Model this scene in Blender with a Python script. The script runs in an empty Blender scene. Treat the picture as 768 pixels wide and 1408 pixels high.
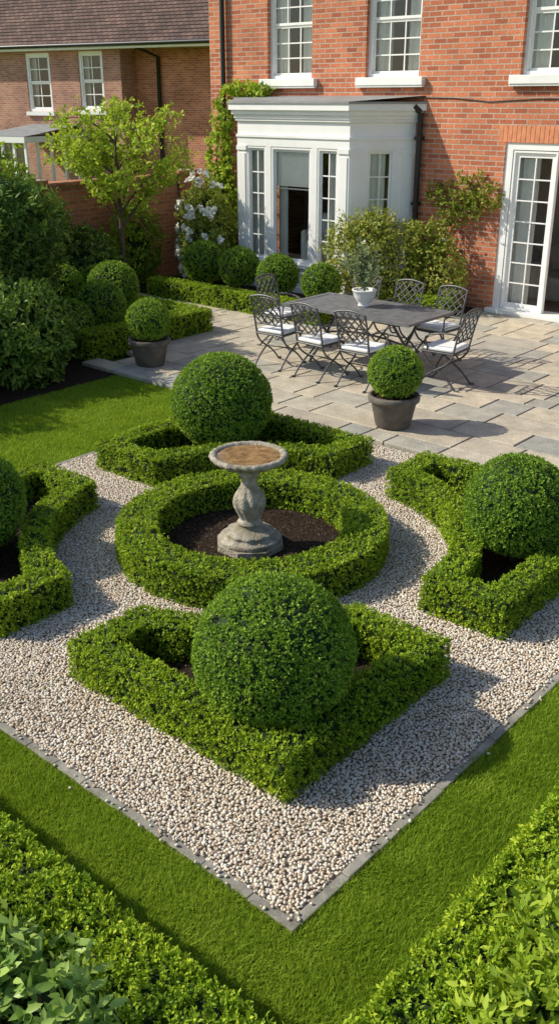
import bpy, math, numpy as np
from mathutils import Vector, Matrix
rng = np.random.default_rng(7)
scene = bpy.context.scene
PI = math.pi

# ------------------------------------------------------------------ helpers
def link(o, parent=None):
    scene.collection.objects.link(o)
    if parent is not None: o.parent = parent
    return o
def empty(name, loc=(0,0,0), rz=0.0):
    e = bpy.data.objects.new(name, None); e.location = loc; e.rotation_euler = (0,0,rz)
    e.empty_display_size = 0.2
    return link(e)

class Geo:
    def __init__(s): s.V=[]; s.F=[]; s.C=[]; s.n=0
    def add(s, v, f, mat=0, col=0.5, smooth=False):
        v=np.asarray(v,float).reshape(-1,3)
        f=np.asarray(f,int)
        if f.ndim==1: f=f.reshape(1,-1)
        s.V.append(v); s.F.append((f+s.n, mat, smooth))
        c=np.asarray(col,float)
        s.C.append(np.full(len(v),float(c)) if c.ndim==0 else c)
        s.n+=len(v)
    def mesh(s, name, mats):
        me=bpy.data.meshes.new(name)
        V=np.concatenate(s.V); C=np.concatenate(s.C)
        me.vertices.add(len(V)); me.vertices.foreach_set('co', V.astype(np.float32).ravel())
        loops=np.concatenate([f.ravel() for f,_,_ in s.F])
        tot=np.concatenate([np.full(len(f),f.shape[1]) for f,_,_ in s.F])
        start=np.concatenate([[0],np.cumsum(tot)[:-1]])
        mi=np.concatenate([np.full(len(f),m) for f,m,_ in s.F])
        sm=np.concatenate([np.full(len(f),q) for f,_,q in s.F])
        me.loops.add(len(loops)); me.loops.foreach_set('vertex_index', loops.astype(np.int32))
        me.polygons.add(len(tot)); me.polygons.foreach_set('loop_start', start.astype(np.int32))
        me.polygons.foreach_set('material_index', mi.astype(np.int32))
        me.polygons.foreach_set('use_smooth', sm.astype(bool))
        a=me.attributes.new('v','FLOAT','POINT'); a.data.foreach_set('value', C.astype(np.float32))
        me.update(calc_edges=True)
        for m in mats: me.materials.append(m)
        return me
    def obj(s, name, mats, parent=None, loc=(0,0,0), bevel=0):
        o=bpy.data.objects.new(name, s.mesh(name,mats)); o.location=loc; link(o,parent)
        if bevel:
            b=o.modifiers.new('bevel','BEVEL'); b.width=bevel; b.segments=2; b.limit_method='ANGLE'; b.angle_limit=0.8
        return o
    def box(s,x0,x1,y0,y1,z0,z1,mat=0,col=0.5):
        v=[(x0,y0,z0),(x1,y0,z0),(x1,y1,z0),(x0,y1,z0),(x0,y0,z1),(x1,y0,z1),(x1,y1,z1),(x0,y1,z1)]
        s.add(v,[(0,3,2,1),(4,5,6,7),(0,1,5,4),(1,2,6,5),(2,3,7,6),(3,0,4,7)],mat,col)
    def prism(s,poly,z0,z1,mat=0,col=0.5):
        n=len(poly); v=[(p[0],p[1],z0) for p in poly]+[(p[0],p[1],z1) for p in poly]
        s.add(v,[(i,(i+1)%n,n+(i+1)%n,n+i) for i in range(n)],mat,col)
        s.add([(p[0],p[1],z1) for p in poly],[tuple(range(n))],mat,col)
        s.add([(p[0],p[1],z0) for p in poly],[tuple(range(n))[::-1]],mat,col)
    def tube(s,pts,rad,seg=8,mat=0,col=0.5,smooth=True):
        pts=[Vector(p) for p in pts]; n=len(pts)
        if not hasattr(rad,'__len__'): rad=[rad]*n
        V=[];prev=None
        for i,p in enumerate(pts):
            t=(pts[min(i+1,n-1)]-pts[max(i-1,0)]).normalized()
            if prev is None:
                a=Vector((0,0,1)) if abs(t.z)<.9 else Vector((1,0,0))
                u=t.cross(a).normalized()
            else:
                u=(prev-t*prev.dot(t)).normalized()
            prev=u; w=t.cross(u)
            for k in range(seg):
                a=2*PI*k/seg; V.append(p+(u*math.cos(a)+w*math.sin(a))*rad[i])
        F=[(i*seg+k,i*seg+(k+1)%seg,(i+1)*seg+(k+1)%seg,(i+1)*seg+k) for i in range(n-1) for k in range(seg)]
        s.add([tuple(v) for v in V],F,mat,col,smooth)
        s.add([tuple(v) for v in V[:seg]],[tuple(range(seg))[::-1]],mat,col)
        s.add([tuple(v) for v in V[-seg:]],[tuple(range(seg))],mat,col)
    def lathe(s,prof,cx=0,cy=0,seg=40,mat=0,col=0.5,fn=None):
        V=[]
        for (r,z) in prof:
            for k in range(seg):
                a=2*PI*k/seg; rr=r if fn is None else fn(r,z,a)
                V.append((cx+rr*math.cos(a),cy+rr*math.sin(a),z))
        F=[(i*seg+k,i*seg+(k+1)%seg,(i+1)*seg+(k+1)%seg,(i+1)*seg+k) for i in range(len(prof)-1) for k in range(seg)]
        s.add(V,F,mat,col,True)

class Fr:
    def __init__(s,o,u): s.o=np.array([o[0],o[1],0.0]); u=np.array([u[0],u[1],0.0]); s.u=u/np.linalg.norm(u); s.n=np.array([s.u[1],-s.u[0],0.0])
    def p(s,u,d,z): return s.o+s.u*u+s.n*d+np.array([0,0,z])
    def box(s,G,u0,u1,d0,d1,z0,z1,mat=0,col=0.5):
        v=[s.p(u0,d1,z0),s.p(u1,d1,z0),s.p(u1,d0,z0),s.p(u0,d0,z0),s.p(u0,d1,z1),s.p(u1,d1,z1),s.p(u1,d0,z1),s.p(u0,d0,z1)]
        G.add(v,[(0,3,2,1),(4,5,6,7),(0,1,5,4),(1,2,6,5),(2,3,7,6),(3,0,4,7)],mat,col)
    def quad(s,G,u0,u1,d,z0,z1,mat=0,col=0.5):
        G.add([s.p(u0,d,z0),s.p(u1,d,z0),s.p(u1,d,z1),s.p(u0,d,z1)],[(0,1,2,3)],mat,col)

# ------------------------------------------------------------------ materials
def newmat(name):
    m=bpy.data.materials.new(name); m.use_nodes=True; nt=m.node_tree; nt.nodes.clear()
    out=nt.nodes.new('ShaderNodeOutputMaterial'); return m,nt,out
def ramp(nt,src,stops):
    r=nt.nodes.new('ShaderNodeValToRGB'); el=r.color_ramp.elements
    while len(el)>1: el.remove(el[-1])
    el[0].position=stops[0][0]; el[0].color=(*stops[0][1],1)
    for p,c in stops[1:]:
        e=el.new(p); e.color=(*c,1)
    nt.links.new(src,r.inputs[0]); return r.outputs[0]
def math_(nt,op,a,b=None):
    n=nt.nodes.new('ShaderNodeMath'); n.operation=op
    for i,x in enumerate((a,b)):
        if x is None: continue
        if isinstance(x,(int,float)): n.inputs[i].default_value=x
        else: nt.links.new(x,n.inputs[i])
    return n.outputs[0]
def mix(nt,fac,a,b,mode='MIX'):
    n=nt.nodes.new('ShaderNodeMix'); n.data_type='RGBA'; n.blend_type=mode
    for i,x in ((0,fac),(6,a),(7,b)):
        if isinstance(x,(int,float)): n.inputs[i].default_value=x
        elif isinstance(x,tuple): n.inputs[i].default_value=(*x,1)
        else: nt.links.new(x,n.inputs[i])
    return n.outputs[2]
def coords(nt):
    return nt.nodes.new('ShaderNodeNewGeometry').outputs['Position']
def noise(nt,scale,detail=4,rough=.55,vec=None):
    n=nt.nodes.new('ShaderNodeTexNoise'); n.inputs['Scale'].default_value=scale; n.inputs['Detail'].default_value=detail; n.inputs['Roughness'].default_value=rough
    nt.links.new(vec if vec is not None else coords(nt),n.inputs['Vector']); return n.outputs[0]
def princ(nt,out,col,rough=.6,bump=None,bs=.3,bd=.01,spec=.5,metal=0):
    p=nt.nodes.new('ShaderNodeBsdfPrincipled')
    if isinstance(col,tuple): p.inputs['Base Color'].default_value=(*col,1)
    else: nt.links.new(col,p.inputs['Base Color'])
    if isinstance(rough,(int,float)): p.inputs['Roughness'].default_value=rough
    else: nt.links.new(rough,p.inputs['Roughness'])
    p.inputs['Specular IOR Level'].default_value=spec; p.inputs['Metallic'].default_value=metal
    if bump is not None:
        b=nt.nodes.new('ShaderNodeBump'); b.inputs['Strength'].default_value=bs; b.inputs['Distance'].default_value=bd
        nt.links.new(bump,b.inputs['Height']); nt.links.new(b.outputs[0],p.inputs['Normal'])
    if out is not None: nt.links.new(p.outputs[0],out.inputs[0])
    return p
def attr(nt,name='v'):
    a=nt.nodes.new('ShaderNodeAttribute'); a.attribute_name=name; return a.outputs['Fac']

def leafmat(name,dark,mid,light,trans=.3,rough=.5,spec=.2):
    m,nt,out=newmat(name)
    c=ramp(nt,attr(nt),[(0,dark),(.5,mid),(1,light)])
    p=princ(nt,None,c,rough,spec=spec)
    t=nt.nodes.new('ShaderNodeBsdfTranslucent')
    nt.links.new(mix(nt,.4,c,(light[0]*1.1,light[1]*1.1,light[2]*.5)),t.inputs[0])
    ms=nt.nodes.new('ShaderNodeMixShader'); ms.inputs[0].default_value=trans
    nt.links.new(p.outputs[0],ms.inputs[1]); nt.links.new(t.outputs[0],ms.inputs[2]); nt.links.new(ms.outputs[0],out.inputs[0])
    return m
def simple(name,col,rough=.6,var=.15,scale=6,bs=.0,bscale=60,spec=.5,metal=0):
    m,nt,out=newmat(name)
    n=noise(nt,scale)
    c=ramp(nt,n,[(.3,tuple(x*(1-var) for x in col)),(.7,tuple(min(1,x*(1+var)) for x in col))])
    princ(nt,out,c,rough,noise(nt,bscale) if bs else None,bs,spec=spec,metal=metal)
    return m
def brickmat(name,c1,c2,mortar,u=None,bw=.225,rh=.075):
    m,nt,out=newmat(name)
    tc=nt.nodes.new('ShaderNodeTexCoord'); sp=nt.nodes.new('ShaderNodeSeparateXYZ'); nt.links.new(tc.outputs['Object'],sp.inputs[0])
    cb=nt.nodes.new('ShaderNodeCombineXYZ'); nt.links.new(math_(nt,'ADD',sp.outputs[0],sp.outputs[1]),cb.inputs[0]); nt.links.new(sp.outputs[2],cb.inputs[1])
    b=nt.nodes.new('ShaderNodeTexBrick'); nt.links.new(cb.outputs[0],b.inputs['Vector'])
    b.inputs['Scale'].default_value=1; b.inputs['Brick Width'].default_value=bw; b.inputs['Row Height'].default_value=rh
    b.inputs['Mortar Size'].default_value=.009; b.inputs['Mortar Smooth'].default_value=.2; b.inputs['Bias'].default_value=-.15
    b.inputs['Color1'].default_value=(*c1,1); b.inputs['Color2'].default_value=(*c2,1); b.inputs['Mortar'].default_value=(*mortar,1)
    n1=noise(nt,1.1,5); n2=noise(nt,35,4)
    c=mix(nt,1.0,b.outputs['Color'],ramp(nt,n1,[(.3,(.72,.70,.70)),(.7,(1.12,1.1,1.08))]),'MULTIPLY')
    c=mix(nt,1.0,c,ramp(nt,n2,[(.3,(.76,.74,.74)),(.7,(1.15,1.15,1.15))]),'MULTIPLY')
    h=math_(nt,'ADD',math_(nt,'MULTIPLY',b.outputs['Fac'],-1.0),math_(nt,'MULTIPLY',n2,.5))
    princ(nt,out,c,.85,h,.6,.008,spec=.25)
    return m

M={}
M['hedge']=leafmat('box_leaf',(.050,.115,.008),(.25,.40,.022),(.56,.66,.05),.30)
M['ball']=leafmat('topiary_leaf',(.045,.12,.014),(.19,.34,.030),(.40,.54,.06),.28)
M['darkshrub']=leafmat('rhododendron_leaf',(.028,.068,.014),(.085,.165,.026),(.22,.32,.05),.24,.5,.2)
M['lightshrub']=leafmat('light_leaf',(.10,.18,.016),(.28,.41,.03),(.52,.62,.07),.38)
M['laurel']=leafmat('laurel_leaf',(.05,.12,.03),(.17,.30,.05),(.36,.49,.11),.25,.4,.3)
M['rose']=leafmat('rose_leaf',(.07,.11,.018),(.21,.29,.035),(.44,.44,.09),.32)
M['sage']=leafmat('sage_leaf',(.10,.16,.08),(.24,.32,.16),(.46,.50,.30),.3)
M['grass']=leafmat('grass_blade',(.13,.22,.014),(.25,.39,.028),(.44,.55,.07),.38,.6,.10)
M['flower']=simple('white_petal',(.88,.86,.78),.6,.05)
M['core']=simple('hedge_core_shade',(.014,.032,.005),.9,.3,30)  # near-black body under the leaves, shade painted in so gaps look deep
M['bark']=simple('bark',(.11,.08,.05),.9,.3,20,.5,40)
M['white']=simple('white_paint',(.86,.85,.82),.45,.04,3)
M['sill']=simple('white_stone_sill',(.82,.81,.78),.6,.06,3,.1)
M['lead']=simple('lead_roofing',(.27,.275,.275),.6,.2,4)
M['blackpipe']=simple('black_iron',(.012,.012,.013),.4,.1)
M['metal']=simple('cast_aluminium',(.09,.09,.092),.42,.25,12,.15,80,spec=.6,metal=.25)
M['tabletop']=simple('cast_aluminium_pale',(.17,.17,.172),.45,.25,12,.15,80,spec=.6,metal=.15)  # paler, less metallic version of the chair metal for the table top
M['cushion']=simple('cushion_fabric',(.80,.79,.77),.9,.04,8,.15,200)
M['brick']=brickmat('house_brick',(.68,.235,.115),(.38,.105,.055),(.52,.42,.33))
M['brick2']=brickmat('neighbour_brick',(.54,.25,.17),(.33,.14,.10),(.48,.40,.34))
M['brick3']=brickmat('garden_wall_brick',(.56,.22,.12),(.36,.13,.075),(.40,.32,.25))
M['voussoir']=simple('rubbed_brick',(.66,.25,.12),.8,.2,9,.2)
M['pot']=simple('clay_pot',(.13,.11,.09),.75,.35,9,.3,50)
M['whitepot']=simple('white_glaze',(.78,.77,.74),.35,.06)
M['plaster']=simple('cream_plaster',(.74,.70,.62),.8,.05)
M['curtain']=simple('curtain',(.86,.83,.76),.9,.05)
M['floor']=simple('wood_floor',(.25,.16,.10),.5,.2)
M['sofa']=simple('sofa_fabric',(.50,.46,.40),.9,.1)
M['slate']=simple('edging_stone',(.27,.25,.215),.85,.4,9,.4,40,spec=.2)

def soilmat():
    m,nt,out=newmat('soil'); n=noise(nt,40,6,.7)
    c=ramp(nt,n,[(.3,(.014,.009,.006)),(.62,(.06,.040,.028)),(.8,(.11,.08,.055))])
    princ(nt,out,c,.95,n,1,.03,spec=.1); return m
M['soil']=soilmat()
def groundmat():
    m,nt,out=newmat('turf'); n=noise(nt,120,4,.7); n2=noise(nt,1.5,3)
    c=ramp(nt,n,[(.3,(.09,.15,.010)),(.7,(.21,.32,.022))])
    c=mix(nt,1.0,c,ramp(nt,n2,[(.3,(.8,.85,.8)),(.7,(1.15,1.1,1.0))]),'MULTIPLY')
    princ(nt,out,c,.9,n,1,.02,spec=.1); return m
M['turf']=groundmat()
def gravelmat():
    m,nt,out=newmat('gravel_base'); v=nt.nodes.new('ShaderNodeTexVoronoi'); v.inputs['Scale'].default_value=70
    nt.links.new(coords(nt),v.inputs['Vector'])
    sep=nt.nodes.new('ShaderNodeSeparateColor'); nt.links.new(v.outputs['Color'],sep.inputs[0])
    c=ramp(nt,sep.outputs[0],[(0,(.34,.27,.20)),(.5,(.52,.44,.35)),(1,(.66,.58,.49))])
    c=mix(nt,1.0,c,ramp(nt,v.outputs['Distance'],[(.2,(1,1,1)),(.65,(.45,.45,.45))]),'MULTIPLY')
    princ(nt,out,c,.85,v.outputs['Distance'],-1,.008,spec=.2); return m
M['gravelbase']=gravelmat()
def pebblemat():
    m,nt,out=newmat('pebbles')
    c=ramp(nt,attr(nt),[(0,(.46,.34,.24)),(.12,(.60,.48,.36)),(.4,(.72,.61,.48)),(.65,(.78,.69,.57)),(.85,(.72,.67,.60)),(1,(.88,.82,.72))])
    c=mix(nt,1.0,c,ramp(nt,noise(nt,90,3),[(.3,(.90,.89,.87)),(.7,(1.05,1.05,1.05))]),'MULTIPLY')
    c=mix(nt,1.0,c,ramp(nt,noise(nt,1.3,4),[(.3,(.90,.89,.88)),(.7,(1.04,1.04,1.04))]),'MULTIPLY')
    princ(nt,out,c,.75,spec=.2); return m
M['pebble']=pebblemat()
def pavemat():
    m,nt,out=newmat('paving_slab')
    c=ramp(nt,attr(nt),[(0,(.37,.365,.325)),(.25,(.45,.425,.36)),(.5,(.54,.48,.375)),(.75,(.61,.525,.40)),(1,(.47,.42,.34))])
    n=noise(nt,5,6,.65); n2=noise(nt,40,5,.6)
    c=mix(nt,1.0,c,ramp(nt,n,[(.3,(.70,.69,.68)),(.7,(1.12,1.11,1.08))]),'MULTIPLY')
    c=mix(nt,1.0,c,ramp(nt,n2,[(.3,(.86,.86,.86)),(.7,(1.08,1.08,1.08))]),'MULTIPLY')
    princ(nt,out,c,.75,math_(nt,'ADD',n,n2),.3,.02,spec=.3); return m
M['pave']=pavemat()
def stonemat():
    m,nt,out=newmat('weathered_stone')
    n=noise(nt,11,8,.7); n2=noise(nt,60,4)
    c=ramp(nt,n,[(.3,(.19,.165,.12)),(.5,(.38,.335,.26)),(.68,(.58,.53,.44))])
    c=mix(nt,ramp(nt,noise(nt,6,3),[(.52,(0,0,0)),(.68,(.6,.6,.6))]),c,(.18,.165,.085))
    princ(nt,out,c,.9,math_(nt,'ADD',n,n2),.8,.02,spec=.2); return m
M['stone']=stonemat()
def watermat():
    m,nt,out=newmat('murky_water'); n=noise(nt,16,5,.7)
    c=ramp(nt,n,[(.35,(.12,.065,.025)),(.6,(.32,.20,.085)),(.75,(.44,.33,.19))])
    princ(nt,out,c,.12,noise(nt,30,2),.05,.005,spec=.5); return m
M['water']=watermat()
def glassmat():
    m,nt,out=newmat('window_glass')
    f=nt.nodes.new('ShaderNodeFresnel'); f.inputs[0].default_value=1.5
    g=nt.nodes.new('ShaderNodeBsdfGlossy'); g.inputs['Roughness'].default_value=.02; g.inputs[0].default_value=(.9,.95,1,1)
    t=nt.nodes.new('ShaderNodeBsdfTransparent'); t.inputs[0].default_value=(.96,.98,.97,1)
    ms=nt.nodes.new('ShaderNodeMixShader'); nt.links.new(math_(nt,'ADD',math_(nt,'MULTIPLY',f.outputs[0],.9),.01),ms.inputs[0])
    nt.links.new(t.outputs[0],ms.inputs[1]); nt.links.new(g.outputs[0],ms.inputs[2]); nt.links.new(ms.outputs[0],out.inputs[0]); return m
M['glass']=glassmat()
def tilemat():
    m,nt,out=newmat('roof_tiles')
    tc=nt.nodes.new('ShaderNodeTexCoord'); sp=nt.nodes.new('ShaderNodeSeparateXYZ'); nt.links.new(tc.outputs['Object'],sp.inputs[0])
    cb=nt.nodes.new('ShaderNodeCombineXYZ'); nt.links.new(sp.outputs[0],cb.inputs[0]); nt.links.new(math_(nt,'SUBTRACT',sp.outputs[2],.02),cb.inputs[1])
    b=nt.nodes.new('ShaderNodeTexBrick'); nt.links.new(cb.outputs[0],b.inputs['Vector'])
    b.inputs['Scale'].default_value=1; b.inputs['Brick Width'].default_value=.24; b.inputs['Row Height'].default_value=.12; b.inputs['Mortar Size'].default_value=.012
    b.inputs['Color1'].default_value=(.20,.13,.11,1); b.inputs['Color2'].default_value=(.115,.08,.072,1); b.inputs['Mortar'].default_value=(.03,.022,.02,1)
    c=mix(nt,1.0,b.outputs['Color'],ramp(nt,noise(nt,.9,5),[(.3,(.7,.7,.7)),(.7,(1.2,1.15,1.1))]),'MULTIPLY')
    princ(nt,out,c,.85,b.outputs['Fac'],-.5,.01,spec=.2); return m
M['tiles']=tilemat()

# ------------------------------------------------------------------ foliage tools
def unit(a): return a/np.maximum(np.linalg.norm(a,axis=-1,keepdims=True),1e-9)
def runit(n): return unit(rng.normal(size=(n,3)))
def wob(p,f,ph=0.0):
    return (np.sin(p[:,0]*f*1.0+1.3+ph+np.sin(p[:,1]*f*.7))+np.sin(p[:,1]*f*1.13+2.1+ph*2+np.sin(p[:,2]*f*.9))+np.sin(p[:,2]*f*.93+.4+np.sin(p[:,0]*f*.8+ph)))/3
def leaves(G,base,axis,up,L,W,v,mat=0,big=False):
    n=len(base); axis=unit(axis); side=np.cross(axis,up); side=unit(side+1e-6); up=np.cross(side,axis)
    L=np.broadcast_to(np.asarray(L,float),(n,))[:,None]; W=np.broadcast_to(np.asarray(W,float),(n,))[:,None]
    if not big:
        l=base+axis*L*.5+side*W*.5+up*L*.10; r=base+axis*L*.5-side*W*.5+up*L*.10; t=base+axis*L
        V=np.stack([base,l,t,r],1).reshape(-1,3); i=np.arange(n)[:,None]*4
        F=np.concatenate([i+[0,2,1],i+[0,3,2]]); G.add(V,F,mat,np.repeat(v,4))
    else:
        dr=up*L*-.12
        l1=base+axis*L*.3+side*W*.45+up*W*.16; l2=base+axis*L*.68+side*W*.40+up*W*.10+dr*.4
        r1=base+axis*L*.3-side*W*.45+up*W*.16; r2=base+axis*L*.68-side*W*.40+up*W*.10+dr*.4
        m=base+axis*L*.5; t=base+axis*L+dr
        V=np.stack([base,l1,l2,t,r2,r1,m],1).reshape(-1,3); i=np.arange(n)[:,None]*7
        F=np.concatenate([i+[0,6,2,1],i+[0,5,4,6]]); F2=np.concatenate([i+[6,3,2],i+[6,4,3]])
        G.add(V,F,mat,np.repeat(v,7),True); off=G.n-len(V)
        G.F.append((F2+off,mat,True))
def clusters(G,P,Nn,k,L,shoot=.02,v0=.4,vr=.3,mat=0,wr=.55,big=False,clump=9.0,spread=.9):
    n=len(P)
    ax=unit(Nn+runit(n)*.5+np.array([0,0,.25]))
    cv=v0+rng.normal(size=n)*vr*.5+wob(P,clump)*.14+wob(P,clump*3.1,2.2)*.10
    cv=cv+(rng.random(n)<.10)*.30
    sl=rng.random(n)*shoot
    B=np.repeat(P,k,0); A=np.repeat(ax,k,0); S=np.repeat(sl,k)
    t=rng.random(n*k)
    base=B+A*(S*t)[:,None]+rng.normal(size=(n*k,3))*L*.22
    d=unit(A*(.35+t[:,None]*.6)+runit(n*k)*spread)
    up=unit(A+runit(n*k)*.35)
    LL=L*(.7+.6*rng.random(n*k))
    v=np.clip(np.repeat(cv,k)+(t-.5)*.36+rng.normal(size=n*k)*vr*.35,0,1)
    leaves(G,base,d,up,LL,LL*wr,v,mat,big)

def inset(poly,w):
    P=np.array(poly,float); n=len(P)
    area=.5*np.sum(P[:,0]*np.roll(P[:,1],-1)-np.roll(P[:,0],-1)*P[:,1]); s=1 if area>0 else -1
    out=[]
    for i in range(n):
        a=P[i-1];b=P[i];c=P[(i+1)%n]
        e1=(b-a)/np.linalg.norm(b-a); e2=(c-b)/np.linalg.norm(c-b)
        n1=np.array([-e1[1],e1[0]])*s; n2=np.array([-e2[1],e2[0]])*s
        m=n1+n2; m/=np.linalg.norm(m); out.append(b+m*w/max(.35,m.dot(n1)))
    return np.array(out)
def inside(pts,poly):
    x=pts[:,0];y=pts[:,1];r=np.zeros(len(pts),bool);n=len(poly)
    for i in range(n):
        x1,y1=poly[i];x2,y2=poly[(i+1)%n]
        if y1==y2: continue
        c=((y1>y)!=(y2>y))&(x<(x2-x1)*(y-y1)/(y2-y1)+x1); r^=c
    return r
def outline_pts(poly,dens,h,z0=0,outward=1):
    P=np.array(poly,float); n=len(P)
    area=.5*np.sum(P[:,0]*np.roll(P[:,1],-1)-np.roll(P[:,0],-1)*P[:,1]); s=1 if area>0 else -1
    pts=[];nr=[]
    for i in range(n):
        a=P[i];b=P[(i+1)%n];L=np.linalg.norm(b-a); k=int(L*h*dens+rng.random())
        if k<=0: continue
        t=rng.random(k); z=rng.random(k)*h
        e=(b-a)/L; nn=np.array([e[1],-e[0]])*s*outward
        q=a+(b-a)*t[:,None]; pts.append(np.column_stack([q,z+z0])); nr.append(np.tile([nn[0],nn[1],0],(k,1)))
    return np.concatenate(pts),np.concatenate(nr)
def hedge(name,outer,w,h,dens=1500,k=6,L=.022,mat='hedge',v0=.42,shoot=.018,amp=1.0):
    G=Geo(); outer=np.array(outer,float)
    inner=inset(outer,w) if w else None
    ins=.022+.006*amp; co=inset(outer,ins); n=len(co)
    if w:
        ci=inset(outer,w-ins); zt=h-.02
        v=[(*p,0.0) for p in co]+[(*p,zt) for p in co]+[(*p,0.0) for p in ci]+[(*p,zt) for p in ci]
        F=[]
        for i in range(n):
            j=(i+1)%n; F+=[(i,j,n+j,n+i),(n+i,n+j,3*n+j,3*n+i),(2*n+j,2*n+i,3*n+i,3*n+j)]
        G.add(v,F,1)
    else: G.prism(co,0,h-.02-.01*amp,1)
    P,Nr=outline_pts(outer,dens,h)
    if w:
        P2,N2=outline_pts(inner,dens,h,0,-1); P=np.concatenate([P,P2]); Nr=np.concatenate([Nr,N2])
    mn=outer.min(0);mx=outer.max(0); cnt=int((mx-mn).prod()*dens)
    q=mn+rng.random((cnt,2))*(mx-mn); m=inside(q,outer)
    if w: m&=~inside(q,inner)
    q=q[m]; P=np.concatenate([P,np.column_stack([q,np.full(len(q),h)])]); Nr=np.concatenate([Nr,np.tile([0,0,1.],(len(q),1))])
    side=Nr[:,2]<.5
    e=np.clip((P[:,2]-(h-.05))/.05,0,1)*side
    P=P-Nr*(e[:,None]**2)*.018
    P=P+Nr*((wob(P,13)*.009+wob(P,31,1.7)*.008+wob(P,63,.6)*.005)[:,None]*amp-.012)
    clusters(G,P,Nr,k,L,shoot,v0,.32)
    return G.obj(name,[M[mat],M['core']])
def ballgeo(G,c,R,dens=2200,k=5,L=.02,v0=.45,matL=0,matC=1,squash=.96):
    n=int(4*PI*R*R*dens); d=runit(n)
    d=d[d[:,2]>-.86]
    r=R*(1+.018*wob(d,7,c[0])+.014*wob(d,17,c[1])+.008*wob(d,39,c[0]))-.016
    P=d*r[:,None]*np.array([1,1,squash])+np.array(c)
    P[:,2]=np.maximum(P[:,2],.03)
    clusters(G,P,d,k,L,.018,v0,.32,matL,clump=7)
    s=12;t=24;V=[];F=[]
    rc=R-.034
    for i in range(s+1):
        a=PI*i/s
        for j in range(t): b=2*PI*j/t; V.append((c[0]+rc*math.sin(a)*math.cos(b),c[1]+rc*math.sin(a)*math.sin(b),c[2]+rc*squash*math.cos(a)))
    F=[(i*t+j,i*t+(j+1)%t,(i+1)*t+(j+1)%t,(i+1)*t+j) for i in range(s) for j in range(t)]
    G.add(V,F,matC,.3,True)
def ball(name,c,R,**k):
    G=Geo(); mat=k.pop('mat','ball')
    G.tube([(c[0],c[1],-.02),(c[0]+.01,c[1],c[2]-R*.6)],[.03,.02],mat=2)
    ballgeo(G,c,R,**k); return G.obj(name,[M[mat],M['core'],M['bark']])
def shrub(name,lobes,mat,L,dens,k=5,wr=.4,v0=.4,stems=True,big=True,core=.62,shoot=.1,flowers=0,spread=.9,fr=.04):
    G=Geo()
    for (cx,cy,cz,rx,ry,rz) in lobes:
        c=np.array([cx,cy,cz]); R=np.array([rx,ry,rz])
        A=4*PI*((rx*ry)**1.6/3+(rx*rz)**1.6/3+(ry*rz)**1.6/3)**(1/1.6)
        n=int(A*dens); d=runit(n)
        rr=(.62+.42*rng.random(n)**.6)*(1+.16*wob(d,5,cx)+.10*wob(d,11,cy))
        P=c+d*R*rr[:,None]; P=P[P[:,2]>.02]; dd=unit((P-c)/R)
        clusters(G,P,dd,k,L,shoot,v0,.36,0,wr,big,clump=3.5,spread=spread)
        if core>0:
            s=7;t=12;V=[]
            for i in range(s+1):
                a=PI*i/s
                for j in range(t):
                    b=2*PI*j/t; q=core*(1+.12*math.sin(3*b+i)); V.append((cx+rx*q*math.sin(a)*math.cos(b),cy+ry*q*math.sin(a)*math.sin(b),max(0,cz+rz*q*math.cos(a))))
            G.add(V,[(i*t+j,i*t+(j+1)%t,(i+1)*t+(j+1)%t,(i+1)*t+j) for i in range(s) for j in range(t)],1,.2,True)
        if stems:
            for q in range(5):
                e=c+runit(1)[0]*R*.8; e[2]=max(e[2],.1)
                G.tube([(cx+rng.normal()*.05,cy+rng.normal()*.05,0 if cz-rz<.5 else cz-rz*.8),tuple((c+e)/2+rng.normal(size=3)*.05),tuple(e)],[.02,.012,.004],6,mat=2)
        if flowers:
            m=int(flowers); d=runit(m); d[:,1]=-abs(d[:,1]); P=c+d*R*(1.08+.12*rng.random((m,1)))
            for p,dv in zip(P,d):
                if p[2]<.3: continue
                kk=16; B=np.tile(p,(kk,1))+rng.normal(size=(kk,3))*fr*.12; a=unit(dv+runit(kk)*1.2); leaves(G,B,a,np.tile(dv,(kk,1)),fr*(.7+.4*rng.random(kk)),fr*.9,np.full(kk,.8),3,False)
    return G.obj(name,[M[mat],M['core'],M['bark'],M['flower']])

# ------------------------------------------------------------------ camera, light
cam_d=bpy.data.cameras.new('camera'); cam=bpy.data.objects.new('camera',cam_d); link(cam); scene.camera=cam
cam.location=(0,0,3.2); cam.rotation_euler=(math.radians(90-23.6),0,math.radians(41))
cam_d.sensor_fit='VERTICAL'; cam_d.sensor_height=24; cam_d.lens=24*1300/1408; cam_d.clip_end=1000; cam_d.clip_start=.05
EL=math.radians(38); sd=Vector((.83,.56,0)).normalized()
ld=Vector((sd.x*math.cos(EL),sd.y*math.cos(EL),-math.sin(EL)))
sun_d=bpy.data.lights.new('sun','SUN'); sun=bpy.data.objects.new('sun',sun_d); link(sun)
sun_d.energy=5.0; sun_d.angle=math.radians(.53); sun_d.color=(1,.94,.80); sun.rotation_euler=ld.to_track_quat('-Z','Y').to_euler(); sun.location=(-20,-14,20)
w=bpy.data.worlds.new('World'); scene.world=w; w.use_nodes=True; nt=w.node_tree; bg=nt.nodes['Background']
sky=nt.nodes.new('ShaderNodeTexSky'); sky.sky_type='NISHITA'; sky.sun_disc=False; sky.sun_elevation=EL; sky.sun_rotation=math.atan2(-sd.x,-sd.y)%(2*PI)
nt.links.new(sky.outputs[0],bg.inputs[0]); bg.inputs[1].default_value=.15
scene.view_settings.view_transform='Standard'; scene.view_settings.look='None'; scene.view_settings.exposure=0

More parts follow.
